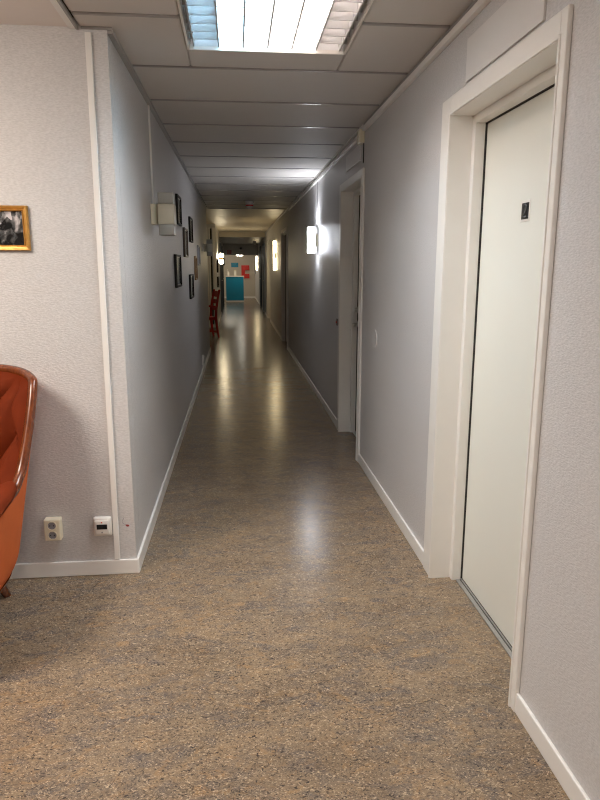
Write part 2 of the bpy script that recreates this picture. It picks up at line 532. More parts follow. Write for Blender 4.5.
# ------------------------------------------------------------------ ceiling luminaire
def troffer(label, cx, cy, lx, ly, mats):
    t = thing('ceiling_light', label, 'ceiling light', (cx, cy, ZC))
    hx, hy = lx / 2, ly / 2
    bm = bmesh.new()                                  # visible edge frame
    w = .010
    for b in ((-hx, hx, -hy, -hy + w), (-hx, hx, hy - w, hy), (-hx, -hx + w, -hy + w, hy - w), (hx - w, hx, -hy + w, hy - w)):
        box(bm, *b, -.006, .016, bev=.002)
    obj('frame', bm, M_whiteplast, t)
    bm = bmesh.new()                                  # housing with sloping inner sides
    o_, i_, zt = .009, .026, .11
    A = [(-hx + o_, -hy + o_), (hx - o_, -hy + o_), (hx - o_, hy - o_), (-hx + o_, hy - o_)]
    B = [(-hx + i_, -hy + i_), (hx - i_, -hy + i_), (hx - i_, hy - i_), (-hx + i_, hy - i_)]
    va = [bm.verts.new((x, y, .004)) for x, y in A]
    vb = [bm.verts.new((x, y, zt)) for x, y in B]
    for k in range(4):
        bm.faces.new((va[k], va[(k + 1) % 4], vb[(k + 1) % 4], vb[k]))
    bm.faces.new(vb)
    obj('housing', bm, M_reflector, t)
    nx = 6; cw = (lx - .060) / nx
    bm = bmesh.new()                                  # long blades
    for k in range(nx + 1):
        x = -hx + .030 + k * cw
        prism(bm, [(x - .003, .004), (x + .003, .004), (x + .006, .060), (x - .006, .060)], 'y', -hy + .02, hy - .02)
    obj('long_blades', bm, M_louvre, t)
    bm = bmesh.new()                                  # cross blades
    ny = int(ly / .088)
    ch = (ly - .04) / ny
    for k in range(1, ny):
        y = -hy + .02 + k * ch
        prism(bm, [(y - .002, .006), (y + .002, .006), (y + .005, .060), (y - .005, .060)], 'x', -hx + .014, hx - .014)
    obj('cross_blades', bm, M_louvre, t)
    for x, m in zip((-cw * 1.35, 0, cw * 1.35), mats):
        bm = bmesh.new()
        v = [bm.verts.new((x + sx * cw * .64, sy * (hy - .05), .062)) for sx, sy in ((-1, -1), (-1, 1), (1, 1), (1, -1))]
        bm.faces.new(v)                                # one sheet, facing down
        obj('diffuser', bm, m, t, recalc=False)
    return t
troffer('square louvred ceiling light recessed above the corridor entrance', (TX0 + TX1) / 2, (TY0 + TY1) / 2, TX1 - TX0 - .006, TY1 - TY0 - .006, (E_tube_cool, E_tube_neutral, E_tube_warm))

# ceiling lamps of the sitting room (behind and left of the camera)
def room_lamp(label, cx, cy, s, m):
    t = thing('ceiling_lamp', label, 'ceiling light', (cx, cy, ZC - .002))
    bm = bmesh.new(); cyl(bm, (0, 0, 0), (0, 0, -.03), s + .015, s + .015, 40); obj('base', bm, M_whiteplast, t, True)
    bm = bmesh.new(); sphere(bm, (0, 0, -.03), s, 1, 1, .25, 32); obj('glass_bowl', bm, m, t, True)
    return t
E_room = emit('warm glass bowl', (1.0, .88, .77), 25)
E_room2 = emit('warm white glass bowl', (1.0, .91, .84), 40)
room_lamp('round glass ceiling lamp over the armchair corner', -1.8, 1.6, .42, E_room)
room_lamp('round glass ceiling lamp of the far room above the counter', -.3, 28.2, .19, E_far)
room_lamp('round glass ceiling lamp behind the viewer', .1, -1.6, .30, E_room2)

# ------------------------------------------------------------------ wall lamps
def wall_lamp(label, x, y, z, side, h=.25, lit=None, style='band', group='corridor wall lamps', depth=.15, xs=(.046, .142)):
    """side=+1: on the left wall facing +X ; -1: on the right wall facing -X"""
    t = thing('wall_lamp', label, 'wall lamp', (x, y, z), 0 if side > 0 else PI, group)
    hh = h / 2
    hb = min(.07, h * .24)
    bm = bmesh.new()                                  # rounded bracket on the wall
    n = 12
    pts = []
    for k in range(n + 1):
        a = -PI / 2 + PI * k / n
        pts.append((.004 + .040 * math.cos(a), .055 * math.sin(a)))
    prism(bm, [(px, py) for px, py in pts], 'z', -hb, hb)
    obj('bracket', bm, M_cream if not lit else M_cream, t, True)
    x0, x1 = xs
    if style == 'band':
        for za, zb in ((hb + .001, hh), (-hh, -hb - .001)):
            bm = bmesh.new()
            box(bm, x0 + .003, x1 - .003, -depth / 2 + .003, depth / 2 - .003, za, zb, bev=.003)
            obj('shade', bm, lit if lit else M_shade_off, t, True)
        bm = bmesh.new()
        box(bm, x0, x1, -depth / 2, depth / 2, -hb, hb, bev=.004)
        obj('band', bm, M_band, t, True)
    elif style == 'whole':
        bm = bmesh.new()
        d2 = depth / 2
        for b in ((x0, x0 + .004, -d2, d2), (x1 - .004, x1, -d2, d2), (x0 + .004, x1 - .004, -d2, -d2 + .004), (x0 + .004, x1 - .004, d2 - .004, d2)):
            box(bm, *b, -hh, hh)                       # open above and below
        obj('shade', bm, lit, t)
        bm = bmesh.new(); box(bm, x0 + .004, x1 - .004, -d2 + .004, d2 - .004, -.004, .004); obj('light_block', bm, M_whiteplast, t)  # unseen opaque plate added to block light between the open ends
        for zz, m in ((hh - .03, E_cool_up), (-hh + .03, E_cool_down)):
            bm = bmesh.new()
            sg = 1 if zz > 0 else -1                   # disc facing out of the open end
            bm.faces.new([bm.verts.new(((x0 + x1) / 2 + .036 * math.cos(sg * 2 * PI * k / 20), .036 * math.sin(sg * 2 * PI * k / 20), zz)) for k in range(20)])
            obj('bulb', bm, m, t, recalc=False)
        bm = bmesh.new()
        box(bm, x0 - .003, x0 + .006, -depth / 2 - .002, depth / 2 + .002, -hh - .006, hh + .006, bev=.002)
        obj('back_plate', bm, M_greyplast, t)
    elif style == 'lobes':
        for s in (1, -1):
            bm = bmesh.new()
            sphere(bm, ((x0 + x1) / 2, 0, s * hh * .55), .062, 1, 1, 1.0, 16)
            obj('shade', bm, lit, t, True)
        bm = bmesh.new()
        box(bm, x0, x1, -.05, .05, -.03, .03, bev=.006)
        obj('band', bm, M_band_gold, t, True)
    elif style == 'tall':
        bm = bmesh.new()
        box(bm, .006, .066, -.035, .035, -hh, hh, bev=.012)
        obj('shade', bm, lit, t, True)
        for s in (1, -1):
            bm = bmesh.new()
            box(bm, .002, .070, -.038, .038, s * hh - .012, s * hh + .012, bev=.003)
            obj('end_cap', bm, M_cream, t)
    return t
wall_lamp('unlit cream and grey wall lamp nearest the corridor entrance, left wall', xl(4.06), 4.06, 1.752, 1, h=.243)
wall_lamp('unlit grey wall lamp at the far end of the picture wall', xl(9.92), 9.92, 1.716, 1, h=.24)
wall_lamp('bright cool white square wall lamp just past the second door', XR, 7.12, 1.725, -1, h=.27, lit=E_cool, style='whole', depth=.10, xs=(.032, .113))
wall_lamp('tall warm wall lamp on the right wall past the third door', XR, 14.4, 1.674, -1, h=.645, lit=E_warm, style='tall')
wall_lamp('warm two lobed wall lamp with amber band beyond the red chair', -.45, 17.4, 1.64, 1, h=.29, lit=E_warm_lobe, style='lobes')
wall_lamp('tall warm wall lamp beside the far room with the teal counter', XR, 26.3, 1.55, -1, h=.56, lit=E_warm, style='tall')

# cable ducts to the lamps
def duct(label, boxes, m=M_trim):
    bm = bmesh.new()
    x, y, z = boxes[0][0], boxes[0][2], boxes[0][4]
    for b in boxes:
        box(bm, b[0] - x, b[1] - x, b[2] - y, b[3] - y, b[4] - z, b[5] - z, bev=.002)
    o = obj('cable_duct', bm, m, None, loc=(x, y, z))
    return tag(o, label, 'cable duct')
duct('thin vertical cable duct above the nearest left wall lamp', [(xl(4.13), xl(4.13) + .010, 4.12, 4.142, 1.82, ZC - .022)])
duct('thin vertical cable duct above the bright cool wall lamp', [(XR - .010, XR, 7.13, 7.15, 1.90, ZC - .052)], M_greytrim)
duct('long white cable duct under the ceiling beyond the junction box', [(XR - .022, XR, 4.70, 10.9, 2.335, 2.36), ])
duct('thin drop cable hanging from the junction box', [(XR - .006, XR, 4.615, 4.632, 2.15, 2.282)], M_rubber)

# ------------------------------------------------------------------ wall plates and fittings on the right wall
def plate(name, label, cat, x0, x1, y0, y1, z0, z1, m, bev=.002):
    bm = bmesh.new()
    cx, cy, cz = (x0 + x1) / 2, (y0 + y1) / 2, (z0 + z1) / 2
    box(bm, x0 - cx, x1 - cx, y0 - cy, y1 - cy, z0 - cz, z1 - cz, bev=bev)
    return tag(obj(name, bm, m, None, loc=(cx, cy, cz)), label, cat)
plate('cover_panel', 'long pale rectangular cover plate above the nearest door', 'cover plate', XR - .008, XR, 1.95, 2.588, 2.142, 2.295, M_panel)
plate('cover_panel', 'pale rectangular cover plate above the second door', 'cover plate', XR - .008, XR, 4.72, 5.32, 2.184, 2.30, M_panel)
t = thing('junction_box', 'small beige junction box under the ceiling above the second door', 'junction box', (XR, 4.65, 2.325))
bm = bmesh.new(); box(bm, -.036, 0, -.045, .045, -.045, .045, bev=.005); obj('body', bm, M_cream, t)
bm = bmesh.new(); box(bm, -.040, -.036, -.041, .041, -.041, .041, bev=.0015); obj('lid', bm, M_cream, t)
t = thing('blank_wall_plate', 'round grey blank wall plate between the two nearest doors', 'wall plate', (XR, 4.11, .985))
bm = bmesh.new(); cyl(bm, (0, 0, 0), (-.006, 0, 0), .058, .054, 28); obj('disc', bm, M_wall, t, True)
bm = bmesh.new()
pts = [(-.005, .056 * math.cos(2 * PI * k / 28), .056 * math.sin(2 * PI * k / 28)) for k in range(29)]
sweep(bm, pts, .0025, 6, up=Vector((1, 0, 0))); obj('rim', bm, M_panel, t, True)
t = thing('push_button', 'small dark push button on the wall just past the second door', 'push button', (XR - .0005, 5.71, .957))
bm = bmesh.new(); box(bm, -.008, .004, -.022, .022, -.03, .03, bev=.003); obj('plate', bm, M_darkwood, t)
bm = bmesh.new(); cyl(bm, (-.008, 0, 0), (-.014, 0, 0), .011, .010, 14); obj('button', bm, M_red, t, True)

# sign on the nearest door: small black plate, white edge, grey digit
t = thing('door_sign', 'tiny black number sign with white edge on the nearest door', 'sign', (1.035, 2.279, 1.642))
bm = bmesh.new(); box(bm, -.002, 0, -.037, .037, -.037, .037, bev=.0008); obj('plate', bm, M_whiteplast, t)
bm = bmesh.new(); box(bm, -.0032, -.002, -.028, .028, -.028, .028); obj('face', bm, M_black, t)
bm = bmesh.new()
dig = [(.014, .014), (.008, .022), (-.004, .023), (-.013, .016), (-.012, .005), (-.002, -.006), (.012, -.019), (.002, -.019), (-.014, -.019)]
sweep(bm, [(-.0038, y, z) for y, z in dig], .0028, 6, up=Vector((1, 0, 0)))
obj('digit', bm, mat('dim grey print', (.12, .12, .13, 1), .5), t, True)

# ------------------------------------------------------------------ front wall: socket, timer, scuff, gilt picture
t = thing('wall_socket', 'cream double power socket low on the wall by the armchair', 'power socket', (-.868, YF, .25))
bm = bmesh.new(); box(bm, -.037, .037, -.044, 0, -.052, .052, bev=.005); obj('body', bm, M_cream, t)
for s in (1, -1):
    cz = s * .0235
    bm = bmesh.new()
    n = 24                                             # ring with a sunk well
    prof = [(.0225, -.044), (.0225, -.0475), (.0185, -.0475), (.0180, -.0450)]
    rows = [[(r * math.cos(2 * PI * k / n), y, cz + r * math.sin(2 * PI * k / n)) for k in range(n + 1)] for r, y in prof]
    grid_surface(bm, rows)
    rg = obj('socket_ring', bm, M_cream, t, True)
    bm = bmesh.new(); cyl(bm, (0, -.0435, cz), (0, -.0448, cz), .0182, n=24); w = obj('socket_well', bm, M_greyplast, t, True)
    for dx in (-.0085, .0085):
        bm = bmesh.new()
        cyl(bm, (dx, -.0440, cz), (dx, -.0456, cz), .0030, n=10)
        obj('pin_hole', bm, M_black, w)
    for dz in (.0165, -.0165):
        bm = bmesh.new()
        box(bm, -.004, .004, -.0466, -.0445, cz + dz - .0015, cz + dz + .0015)
        obj('earth_clip', bm, M_steel, w)
t = thing('wall_timer', 'white square wall timer with dark display beside the batten', 'timer', (-.645, YF, .25))
bm = bmesh.new(); box(bm, -.042, .042, -.026, 0, -.047, .047, bev=.009, seg=3); obj('body', bm, M_whiteplast, t, True)
bm = bmesh.new(); box(bm, -.033, .033, -.034, -.024, -.036, .036, bev=.006, seg=3); fr = obj('bezel', bm, M_whiteplast, t, True)
bm = bmesh.new(); box(bm, -.024, .024, -.0352, -.0335, -.008, .016); obj('display', bm, M_display, t)
bm = bmesh.new(); cyl(bm, (0, -.033, -.023), (0, -.037, -.023), .0035, n=10); obj('button', bm, M_greyplast, t, True)
bm = bmesh.new(); cyl(bm, (0, -.033, .026), (0, -.0362, .026), .003, n=10); obj('indicator', bm, M_red, t, True)

t = thing('scuff_mark', 'dark scratch and small red smear low on the wall corner', 'wall mark', (-.545, YF, .25))
bm = bmesh.new()
sweep(bm, [(-.006, -.0004, .040), (-.004, -.0004, .028), (-.012, -.0004, .018), (-.010, -.0004, .008), (-.002, -.0004, 0), (.004, -.0004, -.004)], [.0008, .0016, .0012, .0014, .001, .0006], 6)
obj('scratch', bm, M_greyplast, t)
bm = bmesh.new(); sphere(bm, (.012, 0, -.008), .007, 1.1, .06, .8, 12); sphere(bm, (.006, 0, -.004), .004, 1.4, .08, .5, 10)
obj('red_smear', bm, mat('dried red paint', lin(140, 50, 48), .6, var=.2, scale=90), t)

def photo_bw():
    m, nt, p = new_mat('black and white photograph')
    tc = nt.nodes.new('ShaderNodeTexCoord')
    v = nt.nodes.new('ShaderNodeTexVoronoi'); v.inputs['Scale'].default_value = 26
    n = nt.nodes.new('ShaderNodeTexNoise'); n.inputs['Scale'].default_value = 17; n.inputs['Detail'].default_value = 6; n.inputs['Distortion'].default_value = 1.2
    nt.links.new(tc.outputs['Object'], v.inputs['Vector']); nt.links.new(tc.outputs['Object'], n.inputs['Vector'])
    sx = nt.nodes.new('ShaderNodeSeparateXYZ'); nt.links.new(tc.outputs['Object'], sx.inputs[0])
    a = nt.nodes.new('ShaderNodeMath'); a.operation = 'MULTIPLY_ADD'; a.inputs[1].default_value = 2.6
    nt.links.new(sx.outputs['Z'], a.inputs[0]); nt.links.new(n.outputs['Fac'], a.inputs[2])
    s = nt.nodes.new('ShaderNodeMath'); s.operation = 'MULTIPLY_ADD'; s.inputs[1].default_value = .30
    sv = nt.nodes.new('ShaderNodeSeparateColor'); nt.links.new(v.outputs['Color'], sv.inputs[0])
    nt.links.new(sv.outputs[0], s.inputs[0]); nt.links.new(a.outputs[0], s.inputs[2])
    cr = nt.nodes.new('ShaderNodeValToRGB')
    e = cr.color_ramp.elements
    e[0].position = .55; e[0].color = (.012, .012, .012, 1)
    e[1].position = .86; e[1].color = (.62, .58, .58, 1)
    x = e.new(.68); x.color = (.10, .10, .10, 1)
    nt.links.new(s.outputs[0], cr.inputs['Fac']); nt.links.new(cr.outputs['Color'], p.inputs['Base Color'])
    p.inputs['Roughness'].default_value = .15
    return m

t = thing('framed_photograph', 'black and white photograph in a gilt frame above the armchair', 'picture', (-1.005, YF, 1.607))
hw, hh, fw_ = .136, .0925, .023
bm = bmesh.new()
def moulding(bm, hw, hh, prof):
    """frame moulding: profile (inset, y) swept round a rectangle in the XZ plane"""
    rings = []
    for ins, y in prof:
        rings.append([bm.verts.new((sx * (hw - ins), y, sz * (hh - ins))) for sx, sz in ((-1, -1), (1, -1), (1, 1), (-1, 1))])
    for a, b in zip(rings[:-1], rings[1:]):
        for k in range(4):
            bm.faces.new((a[k], a[(k + 1) % 4], b[(k + 1) % 4], b[k]))
moulding(bm, hw, hh, [(0, 0), (0, -.014), (.004, -.020), (.009, -.019), (.012, -.014), (.016, -.013), (.020, -.017), (.023, -.014), (.023, -.004)])
obj('frame', bm, M_gold, t)
bm = bmesh.new(); box(bm, -hw + .02, hw - .02, -.006, -.004, -hh + .02, hh - .02); obj('photograph', bm, photo_bw(), t)

# ------------------------------------------------------------------ pictures on the left corridor wall
def art_mat(name, c1, c2, c3, scale):
    m, nt, p = new_mat(name)
    tc = nt.nodes.new('ShaderNodeTexCoord')
    n = nt.nodes.new('ShaderNodeTexNoise'); n.inputs['Scale'].default_value = scale; n.inputs['Detail'].default_value = 5; n.inputs['Distortion'].default_value = .8
    nt.links.new(tc.outputs['Object'], n.inputs['Vector'])
    cr = nt.nodes.new('ShaderNodeValToRGB'); e = cr.color_ramp.elements
    e[0].position = .35; e[0].color = c1; e[1].position = .68; e[1].color = c3
    x = e.new(.5); x.color = c2
    nt.links.new(n.outputs['Fac'], cr.inputs['Fac']); nt.links.new(cr.outputs['Color'], p.inputs['Base Color'])
    p.inputs['Roughness'].default_value = .08
    return m
A1 = art_mat('misty print', (.10, .10, .10, 1), (.42, .42, .39, 1), (.66, .65, .60, 1), 9)
A2 = art_mat('sepia print', (.12, .09, .06, 1), (.44, .38, .28, 1), (.66, .58, .46, 1), 11)
A3 = art_mat('blue print', (.10, .14, .19, 1), (.22, .28, .34, 1), (.42, .46, .50, 1), 7)
A4 = art_mat('grey print', (.12, .12, .13, 1), (.28, .28, .29, 1), (.55, .54, .52, 1), 10)
M_mount = mat('pale picture mount', (.62, .60, .55, 1), .3, var=.03, scale=10)
def wall_picture(label, y0, y1, z0, z1, m_f, m_a):
    (y0, z0), (y1, z1) = on_left(y0, z0), on_left(y1, z1)
    ym = (y0 + y1) / 2
    t = thing('framed_picture', label, 'picture', (xl(ym), ym, (z0 + z1) / 2), -.0051, 'pictures on the left corridor wall')
    w = (y1 - y0) / 2; h = (z1 - z0) / 2
    fw = .015
    bm = bmesh.new()
    for b in ((-w, w, h - fw, h), (-w, w, -h, -h + fw), (-w, -w + fw, -h + fw, h - fw), (w - fw, w, -h + fw, h - fw)):
        box(bm, .001, .022, b[0], b[1], b[2], b[3], bev=.002)
    obj('frame', bm, m_f, t)
    bm = bmesh.new(); box(bm, .004, .009, -w + fw, w - fw, -h + fw, h - fw); obj('mount', bm, M_mount, t)
    bm = bmesh.new(); box(bm, .009, .011, -w + .024, w - .024, -h + .024, h - .024); obj('print', bm, m_a, t)
wall_picture('black framed picture hanging highest, right behind the nearest wall lamp', 5.80, 6.20, 1.806, 2.06, M_blackframe, A1)
wall_picture('thin black framed picture, second highest on the wall', 7.36, 7.78, 1.712, 1.985, M_blackframe, A2)
wall_picture('brown framed picture below the highest picture', 6.49, 6.90, 1.537, 1.819, M_darkwood, A2)
wall_picture('black framed bluish picture hanging lowest of the near column', 5.47, 5.95, 1.272, 1.545, M_blackframe, A3)
wall_picture('black framed picture hanging lowest on the picture wall', 7.12, 7.62, 1.097, 1.36, M_blackframe, A1)
wall_picture('bronze framed picture between the grey framed and the lowest picture', 8.12, 8.46, 1.278, 1.569, M_bronze, A2)
wall_picture('pale grey framed picture nearest the far wall lamp', 8.82, 9.25, 1.456, 1.722, M_greyframe, A4)
t = thing('wall_socket', 'small white power socket low on the left corridor wall', 'power socket', (xl(8.7), 8.7, .20))
bm = bmesh.new(); box(bm, 0, .03, -.04, .04, -.065, .065, bev=.005); obj('body', bm, M_whiteplast, t)
bm = bmesh.new()
for s in (1, -1):
    cyl(bm, (.0295, 0, s * .028), (.0315, 0, s * .028), .02, n=16)
obj('socket_wells', bm, M_greyplast, t, True)

# ------------------------------------------------------------------ ceiling fittings
def detector(label, x, y, z, m_ring):
    t = thing('smoke_detector', label, 'smoke detector', (x, y, z))
    bm = bmesh.new(); cyl(bm, (0, 0, 0), (0, 0, -.035), .066, .064, 24); obj('base', bm, M_whiteplast, t, True)
    bm = bmesh.new(); cyl(bm, (0, 0, -.055), (0, 0, -.072), .0565, .0565, 24); obj('ring', bm, m_ring, t, True)
    bm = bmesh.new(); cyl(bm, (0, 0, -.035), (0, 0, -.080), .055, .055, 24); cyl(bm, (0, 0, -.080), (0, 0, -.105), .055, .030, 24); obj('cap', bm, M_whiteplast, t, True)
detector('white smoke detector with red ring under the corridor ceiling', .235, 10.0, ZC, M_redsign)
detector('small white detector under the dark rear ceiling', .70, 23.0, 2.29, M_whiteplast)

# ------------------------------------------------------------------ far room
t = thing('reception_counter', 'teal fronted reception counter in the far room', 'counter', (-.01, 26.95, 0))
bm = bmesh.new(); box(bm, -.37, .345, -.24, .28, .06, 1.015, bev=.004); obj('front_panel', bm, M_tealc, t)
bm = bmesh.new(); box(bm, -.39, .365, -.27, .31, 1.015, 1.05, bev=.006); obj('worktop', bm, M_whiteplast, t)
bm = bmesh.new(); box(bm, -.38, .355, -.25, .29, 0, .06, bev=.004); obj('plinth', bm, M_whiteplast, t)
t = thing('wall_sign', 'red notched C shaped sign on the far room wall', 'sign', (.467, 30.0, 1.19))
bm = bmesh.new()
prism(bm, [(-.18, .29), (.18, .29), (.18, .07), (-.02, .07), (-.02, -.09), (.18, -.09), (.18, -.29), (-.06, -.29), (-.06, -.17), (-.18, -.17)], 'y', -.06, 0)
obj('red_shape', bm, M_redsign, t)
t = thing('wall_notice', 'flat teal notice on the far room wall above the counter', 'sign', (-.01, 30.0, 1.495))
bm = bmesh.new(); box(bm, -.16, .16, -.012, 0, -.10, .10, bev=.002); obj('board', bm, M_tealc, t)
bm = bmesh.new()
for k in range(3):
    box(bm, -.13, .10 - .05 * k, -.014, -.012, .05 - .05 * k, .06 - .05 * k)
obj('text_lines', bm, mat('pale teal print', lin(120, 185, 195), .5), t)
t = thing('dispenser', 'white bottle dispenser on the left end of the teal counter', 'dispenser', (-.30, 27.0, 1.05))
bm = bmesh.new(); cyl(bm, (0, 0, 0), (0, 0, .16), .06, .058, 20); cyl(bm, (0, 0, .16), (0, 0, .20), .058, .02, 20); obj('bottle', bm, M_whiteplast, t, True)
bm = bmesh.new(); cyl(bm, (0, 0, .20), (0, 0, .26), .012, .012, 10); sweep(bm, [(0, .02, .26), (0, -.06, .262)], .013, 8); obj('pump', bm, M_whiteplast, t, True)
t = thing('leaflet_stand', 'pale leaflet stand in the middle of the teal counter', 'leaflet stand', (.0, 27.05, 1.05))
bm = bmesh.new(); box(bm, -.05, .05, -.03, .05, 0, .012, bev=.002); obj('foot', bm, M_cream, t)
bm = bmesh.new(); box(bm, -.05, .05, .0, .012, .012, .24, bev=.002); obj('back_board', bm, M_cream, t)
bm = bmesh.new(); box(bm, -.045, .045, -.014, -.0, .03, .20); obj('leaflet', bm, M_whiteplast, t)
t = thing('lintel_light', 'small bright rectangular light below the far lintel', 'ceiling light', (.186, YE + .25, 1.90))
bm = bmesh.new(); box(bm, -.12, .12, -.06, .06, -.06, 0, bev=.006); obj('diffuser', bm, E_far, t)
bm = bmesh.new(); box(bm, -.125, .125, -.065, .065, 0, .025, bev=.004); obj('housing', bm, M_whiteplast, t)
bm = bmesh.new()
for s in (-.08, .08):
    cyl(bm, (s, 0, .025), (s, 0, ZC - 1.90), .006, n=8)
obj('hanger', bm, M_steel, t)
t = thing('exit_sign', 'dim dark red box sign on the far lintel', 'sign', (-.21, YE, 1.975))
bm = bmesh.new(); box(bm, -.085, .085, -.06, 0, -.075, .075, bev=.005); obj('box', bm, mat('dark red acrylic', lin(120, 24, 22), .3), t)
bm = bmesh.new(); box(bm, -.012, .012, -.063, -.06, -.05, .05); obj('mark', bm, M_darkwood, t)
t = thing('dome_camera', 'small black dome on the far lintel', 'camera', (.243, YE + .001, 2.12))
bm = bmesh.new(); box(bm, -.05, .05, -.05, 0, -.02, .03, bev=.006); obj('base', bm, M_black, t)
bm = bmesh.new(); sphere(bm, (0, -.045, -.01), .045, 1, .9, .9, 16); obj('dome', bm, M_display, t, True)
t = thing('wall_box', 'small black box on the left wall beyond the lobed lamp', 'wall box', (-.45, 24.2, 1.60))
bm = bmesh.new(); box(bm, 0, .07, -.06, .06, -.13, .13, bev=.006); obj('body', bm, M_black, t)
bm = bmesh.new(); box(bm, .07, .078, -.05, .05, -.11, .11, bev=.002); obj('lid', bm, M_blackframe, t)
def side_frame(label, x, y, z, w, h, side, m_f, m_a):
    t = thing('framed_picture', label, 'picture', (x, y, z), 0 if side > 0 else PI)
    bm = bmesh.new()
    for b in ((-w, w, h - .03, h), (-w, w, -h, -h + .03), (-w, -w + .03, -h + .03, h - .03), (w - .03, w, -h + .03, h - .03)):
        box(bm, .001, .03, *b, bev=.003)
    obj('frame', bm, m_f, t)
    bm = bmesh.new(); box(bm, .002, .012, -w + .02, w - .02, -h + .02, h - .02); obj('print', bm, m_a, t)
side_frame('dark framed picture beside the lobed wall lamp', -.45, 16.55, 1.45, .26, .16, 1, M_blackframe, A1)
side_frame('dark framed picture above the red chair', -.45, 16.55, 1.06, .26, .13, 1, M_blackframe, A3)
side_frame('grey framed picture on the right wall of the far room', XR, 29.2, 1.36, .5, .24, -1, M_greyplast, A4)

# ------------------------------------------------------------------ red ladder-back armchair in the alcove
def red_chair(loc, rz):
    t = thing('ladder_back_chair', 'red painted ladder-back armchair standing in the left alcove', 'chair', loc, rz)
    W = .14
    def post(s):
        bm = bmesh.new()      # rear post: raked back above the seat, raked back below it
        pts = [(s * W, .05, 0), (s * W, .015, .22), (s * W, 0, .40), (s * W, .01, .58), (s * W, .05, .80), (s * W, .085, .95)]
        sweep(bm, pts, [.022, .026, .029, .027, .025, .022], 10, up=Vector((1, 0, 0)))
        sphere(bm, (s * W, .087, .955), .025, n=10)
        return bm
    for s in (-1, 1):
        obj('rear_post', post(s), M_red, t, True)
    for z, y, hh in ((.885, .075, .062), (.735, .042, .045), (.60, .016, .042)):
        bm = bmesh.new()
        rows = []
        for k in range(9):
            u = -1 + 2 * k / 8
            c = y + .012 * (1 - u * u)
            b = hh * (1 - .25 * u * u)
            rows.append([(u * W, c - .011, z - b), (u * W, c - .011, z + b), (u * W, c + .011, z + b), (u * W, c + .011, z - b), (u * W, c - .011, z - b)])
        grid_surface(bm, rows)
        obj('back_slat', bm, M_red, t)
    bm = bmesh.new(); box(bm, -.155, .155, -.22, .02, .36, .42, bev=.010); obj('seat', bm, M_red, t)
    for s in (-1, 1):
        bm = bmesh.new(); sweep(bm, [(s * .138, -.20, 0), (s * .138, -.20, .38), (s * .142, -.20, .62)], [.015, .021, .016], 10, up=Vector((1, 0, 0))); obj('front_leg', bm, M_red, t, True)
        bm = bmesh.new(); sweep(bm, [(s * .142, .02, .635), (s * .150, -.11, .645), (s * .146, -.22, .635)], [.016, .020, .022], 10, flat=(1.2, .7)); obj('armrest', bm, M_red, t, True)
        bm = bmesh.new(); cyl(bm, (s * .138, -.20, .13), (s * .138, .03, .13), .014, n=8); obj('stretcher', bm, M_red, t, True)
    for y, z in ((-.20, .20), (.035, .10)):
        bm = bmesh.new(); cyl(bm, (-.138, y, z), (.138, y, z), .02, n=8); obj('stretcher', bm, M_red, t, True)
    return t
red_chair((-.468, 13.5, 0), R(-66))

# ------------------------------------------------------------------ rust velvet armchair
def wood_mat():
    m, nt, p = new_mat('polished red brown wood')
    tc = nt.nodes.new('ShaderNodeTexCoord')
    mp = nt.nodes.new('ShaderNodeMapping'); mp.inputs['Scale'].default_value = (6, 6, 1.2)
    nt.links.new(tc.outputs['Object'], mp.inputs['Vector'])
    n = nt.nodes.new('ShaderNodeTexNoise'); n.inputs['Scale'].default_value = 9; n.inputs['Detail'].default_value = 5; n.inputs['Distortion'].default_value = 1.5
    nt.links.new(mp.outputs['Vector'], n.inputs['Vector'])
    cr = nt.nodes.new('ShaderNodeValToRGB'); e = cr.color_ramp.elements
    e[0].position = .3; e[0].color = lin(82, 36, 14); e[1].position = .75; e[1].color = lin(124, 62, 26)
    nt.links.new(n.outputs['Fac'], cr.inputs['Fac']); nt.links.new(cr.outputs['Color'], p.inputs['Base Color'])
    p.inputs['Roughness'].default_value = .26
    p.inputs['Coat Weight'].default_value = .15; p.inputs['Coat Roughness'].default_value = .1
    return m
M_wood = wood_mat()
M_velvet = mat('rust red velvet', lin(100, 36, 11), .8, var=.28, scale=9, bump=.25, bscale=300, sheen=.15, spec=.1)
M_outer = mat('orange upholstery cloth', lin(184, 92, 44), .7, var=.10, scale=22, bump=.3, bscale=260, sheen=.3, spec=.25)

